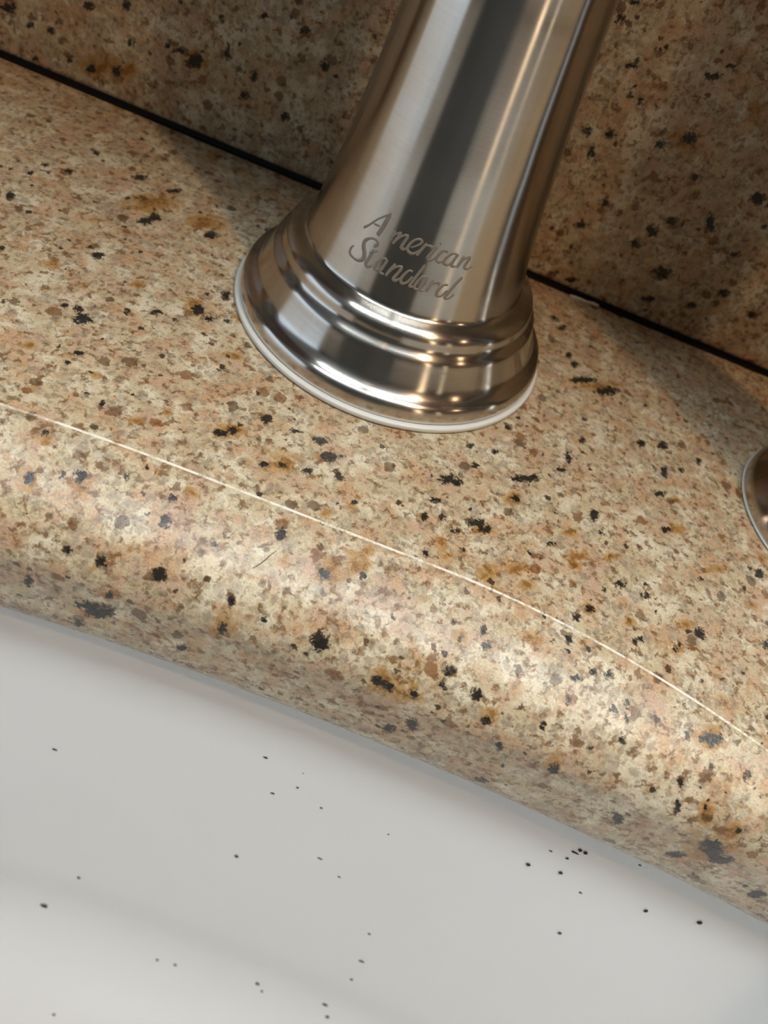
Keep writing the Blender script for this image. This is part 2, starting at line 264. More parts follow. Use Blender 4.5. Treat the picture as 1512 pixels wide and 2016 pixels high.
BLOB_D=[[-31.39,-60.63,-1.57,0.96,0.43,0.1,0.48,-0.94,-0.38],[-25.81,-58.44,-1.01,0.45,0.14,0.11,0.2,-0.41,-0.13],[-23.94,-56.04,-0.42,0.25,0.12,0.02,0.15,-0.32,-0.04],[-18.35,-62.34,-2.32,0.81,0.35,0.08,0.36,-0.77,-0.27],[-18.81,-58.95,-1.14,0.57,0.24,0.06,0.22,-0.46,-0.16],[-11.05,-62.81,-2.54,0.51,0.2,0.07,0.19,-0.42,-0.21],[-2.96,-58.12,-0.91,0.73,0.3,0.08,0.39,-0.97,-0.29],[-28.89,-69.1,-7.01,0.77,0.19,0.24,0.15,-0.3,-0.48],[-24.2,-68.91,-6.97,0.84,0.2,0.26,0.22,-0.4,-0.8],[-33.79,-70.85,-15.5,0.67,0.03,0.39,-0.07,-0.01,-2.14],[-25.05,-70.44,-16.64,2.22,0.08,1.37,0.03,-0.02,-1.2],[-23.51,-70.39,-17.48,2.52,0.09,1.57,0.05,0.02,-1.99],[-22.2,-70.33,-12.22,0.72,0.03,0.43,0.03,0.02,-1.06],[-26.71,-70.51,-23.38,0.93,0.03,0.59,0.0,0.02,-0.92],[-5.93,-68.06,-6.18,0.52,0.13,0.16,0.29,-0.48,-0.69],[-5.76,-70.1,-10.44,0.61,0.0,0.42,0.21,0.01,-1.42],[-0.75,-68.47,-6.75,0.39,0.13,0.07,0.12,-0.16,-0.35],[-10.9,-70.11,-19.88,0.81,-0.01,0.59,0.11,0.02,-1.04],[4.77,-61.19,-1.91,0.74,0.27,0.11,0.35,-0.93,-0.31],[9.98,-59.47,-1.28,0.48,0.18,0.06,0.19,-0.56,-0.16],[6.84,-58.43,-1.05,0.27,0.07,0.07,0.07,-0.22,-0.05],[17.47,-70.27,-9.08,0.84,0.35,-0.0,0.33,-0.22,-0.91],[-37.38,-63.36,-2.47,0.73,0.26,0.14,0.39,-0.73,-0.31],[-38.65,-56.65,-0.44,0.6,0.27,0.08,0.27,-0.5,-0.12],[-17.33,-44.68,-0.02,1.2,0.71,0.0,0.27,-0.68,-0.01],[-15.99,-43.25,-0.04,0.74,0.44,-0.0,0.35,-0.92,0.01],[-12.22,-38.12,-0.01,0.92,0.56,-0.0,0.4,-1.11,-0.06],[-9.4,-47.42,-0.02,0.61,0.36,-0.02,0.24,-0.69,0.01],[-6.87,-46.23,-0.02,0.55,0.33,-0.02,0.2,-0.58,-0.01],[-7.48,-38.22,-0.05,0.65,0.36,0.02,0.14,-0.42,-0.01],[-3.02,-38.15,-0.06,1.48,0.81,0.05,0.23,-0.79,0.03],[-0.84,-40.94,-0.02,1.25,0.72,-0.02,0.33,-1.13,-0.02],[1.79,-44.2,-0.07,0.8,0.43,0.0,0.26,-0.96,0.05],[-2.89,-45.31,-0.02,0.99,0.59,-0.04,0.18,-0.58,-0.02],[18.39,-35.64,-0.02,1.64,0.92,-0.02,0.2,-1.13,0.01],[16.14,-45.48,-0.06,0.61,0.32,-0.01,0.18,-0.9,0.0],[18.83,-44.09,-0.06,0.54,0.23,0.05,0.12,-0.61,-0.01],[17.0,-41.29,-0.04,0.95,0.52,-0.02,0.1,-0.56,0.03],[17.75,-52.17,-0.06,0.51,0.23,0.03,0.15,-0.77,0.02],[21.27,-45.88,-0.02,0.78,0.4,-0.0,0.11,-0.61,0.0],[5.27,-47.84,-0.04,0.58,0.29,0.02,0.16,-0.59,0.01],[-49.37,-30.78,-0.06,0.52,0.31,0.05,0.36,-0.68,-0.0],[-47.26,-30.38,-0.03,0.76,0.53,0.01,0.35,-0.68,-0.0],[-45.66,-32.17,-0.04,1.26,0.9,0.0,0.69,-1.36,0.02],[-42.46,-39.76,-0.05,0.73,0.5,-0.01,0.31,-0.6,-0.02],[-45.64,-39.93,-0.06,0.31,0.18,0.02,0.24,-0.44,0.03],[-42.83,-42.5,-0.05,0.56,0.32,0.03,0.23,-0.44,0.04],[-34.61,-48.05,-0.02,0.34,0.26,-0.04,0.37,-0.76,-0.0],[-40.88,-26.49,-0.06,0.46,0.33,0.0,0.36,-0.77,0.05],[-36.92,-23.81,-0.04,0.75,0.55,-0.0,0.45,-1.02,0.03],[-51.34,-15.51,-0.04,0.94,0.73,0.02,0.48,-0.97,0.03],[-28.94,-20.23,-0.02,0.58,0.42,-0.01,0.29,-0.73,-0.03],[-28.91,-12.33,-0.01,0.67,0.54,-0.03,0.53,-1.39,0.01],[-49.59,-0.49,-0.03,1.3,1.14,-0.01,0.49,-1.07,0.0],[-48.7,2.02,-0.03,1.03,0.9,0.0,0.57,-1.28,0.02],[-38.1,3.58,-0.02,1.08,0.93,-0.01,0.49,-1.23,-0.03],[-49.6,13.13,-0.02,1.31,1.21,0.0,0.37,-0.85,-0.01],[-56.76,12.94,-0.01,1.16,1.2,-0.04,0.53,-1.16,-0.02],[-31.46,-19.03,-0.03,1.01,0.71,0.02,0.63,-1.53,-0.01],[-71.11,-8.81,-0.03,0.57,0.49,0.01,0.81,-1.42,0.02],[-67.54,5.49,-0.02,0.54,0.53,-0.0,0.42,-0.81,0.01],[-66.8,15.07,-0.03,0.58,0.54,0.02,0.45,-0.91,0.02],[-71.6,4.37,-0.0,0.62,0.71,-0.04,0.33,-0.61,-0.01],[-72.28,0.14,-0.01,0.57,0.58,-0.01,0.34,-0.61,-0.0],[22.18,-30.11,-0.04,0.85,0.49,-0.01,0.11,-0.7,-0.01],[31.26,-28.3,-0.06,2.66,1.41,0.05,0.11,-0.98,0.0],[20.14,-35.42,-0.03,0.83,0.49,-0.04,0.14,-0.75,-0.03],[30.07,-33.98,-0.06,0.86,0.45,0.01,0.09,-0.83,0.03],[44.14,-30.67,-0.03,0.84,0.46,-0.02,0.09,-1.62,-0.04],[24.41,-42.59,-0.04,1.62,0.85,-0.02,0.12,-0.87,0.03],[25.96,-43.15,-0.04,1.13,0.56,0.01,0.11,-0.87,0.04],[37.04,-40.73,-0.01,0.87,0.48,-0.05,0.03,-0.31,-0.01],[33.63,-44.41,-0.0,0.33,0.17,-0.01,0.06,-0.37,-0.05],[23.31,-48.92,-0.05,0.39,0.19,-0.0,0.09,-0.6,0.02],[40.93,-12.67,-0.01,0.8,0.49,-0.02,0.07,-0.95,-0.03],[52.79,-6.52,-0.04,0.84,0.45,0.03,0.01,-1.18,-0.02],[57.41,-4.47,-0.03,1.22,0.73,-0.03,-0.04,-1.41,0.01],[57.59,-12.19,-0.04,0.83,0.43,0.03,-0.04,-1.72,0.0],[38.39,-18.73,-0.0,0.68,0.41,-0.03,0.14,-1.54,-0.05],[64.96,-4.9,-0.0,0.81,0.49,-0.03,-0.04,-0.91,-0.01],[56.63,-18.58,-0.0,1.25,0.71,-0.04,-0.01,-0.68,0.0],[37.43,-22.81,-0.03,1.03,0.58,-0.01,0.04,-0.67,0.02],[45.49,-33.95,-0.02,0.63,0.3,0.02,0.02,-0.58,0.0],[57.47,-27.26,-0.03,1.19,0.62,-0.01,-0.0,-0.73,-0.02],[49.3,-43.52,-0.0,1.09,0.56,-0.06,0.03,-0.81,-0.03],[53.73,-43.77,-0.0,0.82,0.4,-0.03,-0.0,-0.62,-0.0],[44.38,-50.81,-0.0,0.92,0.43,-0.02,0.06,-0.73,-0.05],[42.29,-53.28,-0.05,0.71,0.3,0.03,0.03,-0.78,0.04],[62.99,-47.31,-0.02,0.98,0.42,0.01,-0.04,-1.17,-0.04],[52.86,-52.83,-0.0,0.53,0.26,-0.04,0.03,-0.42,-0.06],[51.7,-53.59,-0.03,0.65,0.27,0.03,0.01,-0.36,-0.02],[58.62,-52.03,-0.0,0.8,0.37,-0.04,0.02,-0.42,-0.06],[59.36,-50.75,-0.02,0.37,0.18,-0.04,0.0,-0.37,-0.03],[28.95,-60.6,-1.55,0.51,0.19,0.04,0.22,-0.75,-0.25],[30.02,-62.65,-2.26,0.76,0.23,0.16,0.18,-0.69,-0.19],[41.52,-57.54,-0.4,0.67,0.24,0.09,0.12,-0.59,-0.15],[41.66,-59.25,-0.76,0.44,0.16,0.06,0.08,-0.35,-0.11],[61.25,-9.44,-0.05,0.65,0.35,0.01,-0.04,-0.77,0.02],[39.99,6.04,-0.03,3.26,2.1,-0.01,0.06,-1.0,-0.01],[45.25,5.57,-0.03,2.86,1.78,0.02,0.05,-1.5,-0.0],[36.41,12.32,-0.0,0.77,0.53,-0.01,0.11,-1.37,-0.03],[37.73,9.93,-0.04,0.77,0.52,-0.01,0.08,-1.22,0.01],[34.23,21.47,-0.0,1.02,0.72,-0.0,0.1,-1.1,-0.03],[32.01,24.02,-0.02,0.79,0.55,0.01,0.09,-0.96,-0.01],[25.14,-24.86,-0.03,0.8,0.47,-0.01,0.06,-0.53,0.02],[20.57,-25.82,-0.06,0.77,0.41,0.03,0.11,-0.78,0.03],[63.63,-35.65,-0.03,0.67,0.32,0.0,-0.02,-0.45,-0.01],[19.11,-70.54,-9.21,0.75,0.22,0.15,0.36,-0.01,-1.13],[22.9,-70.02,-8.86,0.58,0.08,0.29,0.19,-0.58,-0.19],[26.01,-68.72,-6.23,0.54,0.16,0.12,0.2,-0.3,-0.38],[30.8,-68.53,-5.74,0.73,0.18,0.22,0.41,-0.61,-0.76],[24.93,-70.73,-15.93,0.85,-0.08,0.85,0.7,-0.07,-1.98],[22.5,-70.64,-19.74,0.96,-0.03,0.86,0.42,-0.01,-1.31],[37.28,-71.38,-11.93,0.4,-0.02,0.37,0.56,-0.04,-1.27],[33.51,-70.41,-8.39,0.64,0.12,0.28,0.35,-0.23,-0.76],[41.18,-69.28,-5.81,0.53,0.12,0.18,0.21,-0.31,-0.37],[40.03,-71.55,-16.7,0.21,-0.04,0.29,0.23,-0.02,-0.53],[48.18,-60.73,-0.93,0.6,0.21,0.07,0.09,-0.59,-0.13],[45.79,-60.95,-1.09,0.6,0.22,0.06,0.11,-0.47,-0.17],[43.67,-62.59,-1.75,0.94,0.31,0.14,0.07,-0.35,-0.09],[49.94,-64.91,-2.31,0.65,0.21,0.1,0.14,-0.41,-0.22],[51.57,-63.64,-1.71,0.49,0.14,0.11,0.13,-0.59,-0.22],[51.96,-65.4,-2.36,0.32,0.13,-0.0,0.19,-0.59,-0.31],[52.3,-68.4,-3.97,0.66,0.16,0.21,0.17,-0.37,-0.28],[56.12,-64.48,-1.73,0.7,0.2,0.16,0.08,-0.47,-0.15],[64.49,-64.62,-1.09,1.74,0.52,0.34,0.19,-0.89,-0.37],[65.21,-67.94,-2.51,0.42,0.12,0.1,0.09,-0.36,-0.18],[70.36,-67.83,-1.9,0.62,0.16,0.16,0.18,-0.72,-0.35],[63.36,-72.71,-8.14,0.33,0.03,0.23,0.72,-0.82,-1.21],[61.88,-70.67,-4.9,0.38,0.08,0.16,0.3,-0.46,-0.5],[45.79,-71.95,-11.56,0.58,-0.04,0.61,0.62,-0.06,-1.24],[66.6,-72.24,-6.24,0.37,0.07,0.16,0.17,-0.21,-0.28],[72.24,-73.36,-6.97,0.62,0.09,0.38,0.29,-0.19,-0.45],[71.61,-74.28,-12.83,0.99,-0.11,1.44,1.48,-0.16,-2.26],[74.24,-74.57,-14.35,1.14,-0.12,1.7,0.75,-0.09,-1.12],[69.79,-74.11,-19.08,0.99,-0.08,1.38,0.52,-0.03,-0.85],[74.68,-74.66,-22.52,0.31,-0.02,0.46,0.36,-0.04,-0.56],[58.7,-73.03,-16.64,0.67,-0.02,0.73,0.93,-0.05,-1.66],[83.12,-75.62,-18.85,0.78,-0.13,1.49,0.83,-0.1,-1.18],[39.29,-71.52,-23.83,1.17,-0.09,1.3,0.39,-0.0,-0.93],[25.99,-62.99,-2.4,0.35,0.12,0.05,0.17,-0.51,-0.2],[16.09,-63.31,-2.7,0.41,0.15,0.05,0.11,-0.34,-0.1],[75.18,-44.18,-0.0,0.99,0.45,-0.03,-0.14,-1.24,-0.02],[75.36,-28.94,-0.01,0.96,0.48,-0.03,-0.13,-1.11,0.01],[7.61,-68.6,-6.85,1.31,0.27,0.49,0.59,-0.8,-1.42],[-16.36,-68.1,-6.15,1.04,0.25,0.33,0.35,-0.61,-0.95],[26.07,-67.17,-4.7,0.93,0.23,0.28,0.27,-0.58,-0.44],[43.27,-65.73,-3.02,0.56,0.17,0.11,0.16,-0.47,-0.25],[19.78,36.61,54.82,0.81,0.07,0.28,0.28,0.08,-0.48],[18.43,36.69,51.5,0.65,-0.01,0.25,0.23,-0.01,-0.41],[27.58,36.66,50.02,0.98,0.03,0.37,0.21,-0.01,-0.35],[24.11,36.63,45.59,1.18,0.05,0.44,0.26,0.06,-0.46],[38.37,36.69,49.31,1.44,-0.08,0.59,0.32,-0.08,-0.48],[40.21,36.62,51.83,0.64,0.01,0.25,0.25,0.07,-0.36],[28.69,36.65,41.07,0.59,-0.03,0.24,0.54,-0.03,-0.93],[22.03,36.66,32.46,0.81,0.01,0.32,0.54,0.02,-1.02],[26.36,36.64,33.51,0.97,-0.02,0.4,0.37,0.04,-0.68],[36.09,36.62,35.45,0.62,0.05,0.23,0.66,0.05,-1.09],[40.35,36.61,38.51,1.37,0.05,0.54,0.53,0.06,-0.82],[24.88,36.63,28.74,0.73,0.0,0.3,0.56,-0.02,-1.05],[45.24,36.63,32.73,1.04,-0.02,0.45,0.39,0.03,-0.6],[58.24,36.63,33.56,1.19,-0.02,0.52,0.84,-0.01,-1.19],[29.9,36.66,15.27,1.06,0.02,0.45,0.46,-0.02,-0.89],[32.0,36.66,21.17,0.84,-0.01,0.36,0.4,-0.04,-0.74],[46.32,36.6,23.3,1.09,-0.0,0.47,0.58,0.03,-0.94],[53.08,36.63,25.88,0.8,-0.01,0.35,1.22,0.04,-1.85],[43.81,36.65,19.8,1.02,0.03,0.44,0.81,0.02,-1.35],[42.06,36.6,15.74,0.86,0.05,0.35,0.71,0.08,-1.23],[50.28,36.66,12.39,1.88,-0.05,0.88,0.87,-0.0,-1.44],[64.44,36.62,13.63,1.12,0.03,0.5,0.63,0.04,-0.94],[51.39,36.67,6.04,1.15,-0.06,0.58,0.44,-0.04,-0.74],[33.75,36.65,3.11,1.21,0.03,0.53,0.33,-0.05,-0.64],[-79.62,36.68,17.26,1.28,-0.01,0.48,0.03,-0.02,-0.93],[-71.72,36.66,20.21,0.94,-0.02,0.36,0.08,-0.05,-1.08],[-92.17,36.66,8.72,0.8,-0.03,0.31,-0.01,-0.05,-0.88],[-70.56,36.63,13.65,0.84,0.03,0.31,0.04,0.02,-0.79],[-62.48,36.67,16.23,0.96,-0.04,0.38,0.07,-0.02,-0.66],[-60.35,36.64,15.87,1.47,-0.01,0.57,0.04,0.03,-0.49],[-56.65,36.61,15.31,2.08,0.04,0.79,0.17,0.06,-1.57],[-50.2,36.67,19.76,0.63,-0.04,0.25,0.29,0.0,-1.86],[-52.27,36.65,24.87,0.5,0.01,0.18,0.12,0.04,-0.9],[-73.22,36.68,6.83,1.11,-0.01,0.43,0.09,-0.07,-1.21],[-78.78,36.64,5.2,1.32,0.04,0.5,0.03,-0.01,-1.04],[-87.72,36.62,9.42,0.67,-0.01,0.26,-0.01,-0.01,-0.8],[-96.98,36.6,10.34,1.99,0.02,0.74,-0.08,0.02,-1.2],[-91.24,36.63,2.48,1.02,0.02,0.39,-0.03,0.03,-0.65],[-83.85,36.62,5.12,0.76,0.04,0.28,-0.0,0.01,-0.73],[-44.27,36.66,17.08,0.93,-0.03,0.37,0.2,-0.04,-1.03],[-44.3,36.67,28.59,0.89,-0.07,0.35,0.15,-0.01,-0.76],[-35.98,36.64,28.98,0.96,0.02,0.36,0.21,-0.03,-0.84],[-36.51,36.67,11.77,1.05,-0.01,0.43,0.2,-0.02,-0.89],[-30.6,36.67,24.38,0.98,0.01,0.38,0.32,0.02,-1.26],[-45.65,36.6,12.42,1.04,0.03,0.4,0.13,0.07,-0.92],[59.9,36.66,8.36,1.14,-0.02,0.55,0.54,-0.01,-0.85],[61.6,36.66,22.2,0.88,-0.04,0.42,0.46,0.02,-0.67],[72.6,36.64,11.58,0.94,0.03,0.43,0.57,-0.03,-0.82]]
BLOB_G=[[-30.62,-62.13,-2.08,1.57,0.66,0.19,0.81,-1.58,-0.69],[-37.23,-63.65,-2.62,1.57,0.59,0.28,0.96,-1.79,-0.79],[-37.96,-57.95,-0.73,1.05,0.52,0.08,0.74,-1.39,-0.36],[-5.76,-70.1,-10.44,2.04,0.01,1.39,0.46,0.04,-3.16],[5.58,-60.9,-1.78,2.43,0.91,0.33,1.0,-2.56,-1.0],[8.47,-58.23,-0.93,2.07,0.84,0.21,0.74,-2.05,-0.67],[9.58,-55.69,-0.31,1.4,0.6,0.11,0.34,-1.01,-0.29],[17.7,-69.85,-8.91,2.46,0.39,1.15,0.94,-0.66,-2.49],[21.72,-70.16,-9.19,2.26,0.36,1.07,0.87,-0.5,-2.25],[-28.86,-48.7,-0.04,1.11,0.69,-0.03,0.43,-0.93,-0.02],[-16.45,-43.78,-0.04,2.72,1.58,0.02,0.68,-1.77,-0.03],[-6.79,-45.49,-0.02,2.52,1.4,0.02,0.78,-2.31,-0.05],[1.77,-52.09,-0.03,1.39,0.74,-0.01,0.27,-0.92,-0.01],[16.08,-45.18,-0.06,1.07,0.55,0.01,0.25,-1.21,0.0],[29.61,-33.98,-0.05,2.06,1.07,0.03,0.21,-1.85,0.03],[25.61,-43.65,-0.06,1.92,0.94,0.04,0.19,-1.23,-0.01],[31.42,-48.87,-0.02,3.2,1.53,0.02,0.21,-1.75,0.01],[27.64,-51.7,-0.02,1.86,0.9,-0.01,0.28,-1.84,-0.03],[41.95,-41.07,-0.03,2.62,1.29,-0.01,0.09,-1.25,-0.03],[47.2,-38.53,-0.01,2.34,1.16,-0.01,0.05,-0.95,-0.04],[34.16,-50.6,-0.07,2.05,0.92,0.07,0.1,-1.21,0.07],[39.87,-36.81,-0.01,1.41,0.71,0.0,0.09,-1.08,-0.03],[59.46,-26.24,-0.05,2.58,1.28,0.04,-0.04,-1.26,0.0],[41.62,-43.12,-0.0,1.72,0.84,-0.01,0.08,-1.24,-0.01],[58.62,-52.03,-0.0,1.94,0.86,-0.04,0.01,-1.09,-0.06],[44.24,-50.94,-0.04,1.48,0.65,0.03,0.07,-1.33,-0.01],[35.96,-59.48,-1.03,1.9,0.69,0.23,0.36,-1.57,-0.42],[25.99,-62.99,-2.4,1.13,0.42,0.11,0.36,-0.97,-0.48],[26.19,-62.3,-2.21,0.83,0.26,0.17,0.41,-1.31,-0.47],[64.49,-64.62,-1.09,2.89,0.85,0.57,0.4,-1.9,-0.79],[67.0,-72.63,-6.88,1.17,0.18,0.65,1.22,-0.84,-1.95],[71.61,-74.28,-12.83,2.4,-0.3,3.59,2.78,-0.35,-4.24],[71.63,-73.6,-7.97,1.3,0.15,0.91,1.1,-0.83,-1.72],[45.18,-71.9,-10.32,1.14,-0.08,1.21,1.23,-0.11,-2.49],[33.51,-69.96,-7.62,1.53,0.27,0.69,0.62,-0.61,-1.27],[-16.97,-57.17,-0.65,1.14,0.54,0.07,0.44,-1.0,-0.25],[-22.42,-56.03,-0.46,0.63,0.29,0.06,0.29,-0.63,-0.08],[-22.21,-70.32,-11.98,1.86,0.06,1.14,0.08,-0.01,-1.8],[-23.51,-70.39,-17.48,3.39,0.13,2.1,0.06,0.03,-2.57],[51.0,-50.36,-0.03,1.19,0.54,-0.01,0.01,-0.97,0.01],[60.58,-46.57,-0.05,1.97,0.87,0.02,-0.07,-1.05,0.04],[43.55,6.23,-0.03,4.41,2.78,0.02,0.09,-2.0,-0.01],[59.69,-18.65,-0.04,2.08,1.1,-0.0,-0.03,-1.08,0.0],[-55.96,-22.11,-0.04,1.51,1.22,-0.01,0.93,-1.74,0.01],[-42.66,-18.79,-0.04,1.36,1.07,-0.02,0.53,-1.14,-0.02],[-32.71,-18.24,-0.04,1.72,1.3,-0.02,0.96,-2.33,0.0],[-22.02,-26.77,-0.04,1.89,1.24,0.02,0.46,-1.22,0.02],[-24.09,-16.25,-0.02,1.51,1.1,-0.01,0.48,-1.31,-0.01],[-51.06,6.14,-0.01,4.48,4.13,-0.03,1.72,-3.85,0.01],[-40.75,6.32,-0.03,3.6,3.15,-0.02,1.29,-3.19,-0.02],[-76.58,36.67,6.56,5.53,-0.03,2.15,0.12,-0.03,-3.11],[-56.65,36.61,15.31,3.13,0.0,1.21,0.29,0.0,-2.32],[-71.0,36.66,7.69,3.28,0.01,1.28,0.12,0.02,-2.28],[66.9,-31.8,-0.05,2.59,1.25,-0.0,-0.12,-1.24,0.04],[76.34,-24.87,-0.04,1.71,0.84,-0.01,-0.13,-1.26,-0.02],[73.07,-36.79,-0.0,1.39,0.64,-0.01,-0.08,-1.09,-0.05],[19.81,-49.28,-0.05,1.06,0.52,0.01,0.42,-2.32,0.03],[5.01,-49.31,-0.04,1.0,0.54,-0.01,0.21,-0.76,-0.01],[-1.06,-61.52,-2.01,1.06,0.4,0.15,0.27,-0.64,-0.24],[-1.43,-41.25,-0.03,1.46,0.86,-0.03,0.31,-1.01,-0.03],[-48.52,31.31,-0.0,1.67,1.69,-0.01,0.92,-2.33,-0.03],[-38.0,-42.96,-0.05,1.25,0.76,0.04,0.41,-0.83,0.03],[-48.93,-42.07,-0.04,1.41,0.96,-0.0,0.45,-0.81,0.0],[-25.96,-44.49,-0.03,1.03,0.63,-0.0,0.44,-1.01,0.02],[48.72,36.62,46.97,1.62,0.01,0.64,1.6,0.05,-2.25],[40.15,36.61,37.63,2.56,0.02,1.04,1.56,0.06,-2.47],[21.0,-51.33,-0.02,1.21,0.6,-0.01,0.15,-0.71,-0.05]]
BLOB_W=[[48.39,-66.98,-3.37,4.92,1.45,1.01,1.05,-2.47,-1.76],[44.15,-69.24,-5.5,3.31,0.79,1.06,1.3,-1.64,-2.34],[62.86,-71.96,-6.55,3.68,0.69,1.69,3.01,-1.73,-4.9],[55.25,-70.5,-5.65,3.89,0.86,1.41,1.45,-1.56,-2.48],[21.99,-70.64,-9.67,1.29,0.2,0.63,1.95,-0.05,-5.74],[57.14,-72.86,-11.69,1.89,-0.16,2.28,2.91,-0.26,-5.13],[12.96,-68.74,-6.84,3.3,0.78,1.06,0.75,-0.89,-1.78],[17.07,-66.63,-4.51,2.68,0.77,0.64,0.78,-1.47,-1.34],[13.83,-64.44,-3.21,3.12,1.08,0.49,0.63,-1.5,-0.85],[-9.74,-65.62,-3.99,3.86,1.3,0.73,1.02,-1.97,-1.71],[-22.37,-65.42,-3.66,3.74,1.35,0.64,0.69,-1.35,-0.99],[-6.11,-66.93,-4.93,2.59,0.79,0.58,0.74,-1.31,-1.53],[-37.4,-58.99,-1.0,1.2,0.52,0.16,0.5,-0.94,-0.29],[-48.7,-28.41,-0.03,3.18,2.38,-0.01,1.17,-2.28,-0.03],[-9.86,-52.87,-0.01,2.65,1.43,-0.0,0.64,-1.72,-0.11],[26.15,-47.19,-0.06,3.17,1.56,0.01,0.29,-2.0,0.03],[45.24,-63.84,-2.19,2.87,0.91,0.5,0.7,-2.52,-1.06],[71.26,-70.8,-3.61,2.61,0.61,0.87,1.18,-1.86,-1.95],[39.29,-67.02,-3.95,2.77,0.82,0.58,0.59,-1.25,-0.98],[49.88,-60.16,-0.69,2.24,0.76,0.31,0.22,-1.29,-0.33],[-12.87,-70.1,-20.07,2.22,0.01,1.55,0.14,-0.02,-1.41],[-6.72,-40.54,-0.07,2.16,1.21,0.04,0.47,-1.48,0.02],[56.23,-44.45,-0.06,3.59,1.62,0.03,-0.07,-2.11,0.06],[45.05,-59.51,-0.74,2.25,0.8,0.26,0.29,-1.41,-0.41],[29.49,-57.28,-0.58,3.7,1.47,0.31,0.22,-0.87,-0.24],[61.13,-54.0,-0.06,3.44,1.43,0.05,-0.07,-1.49,0.01]]
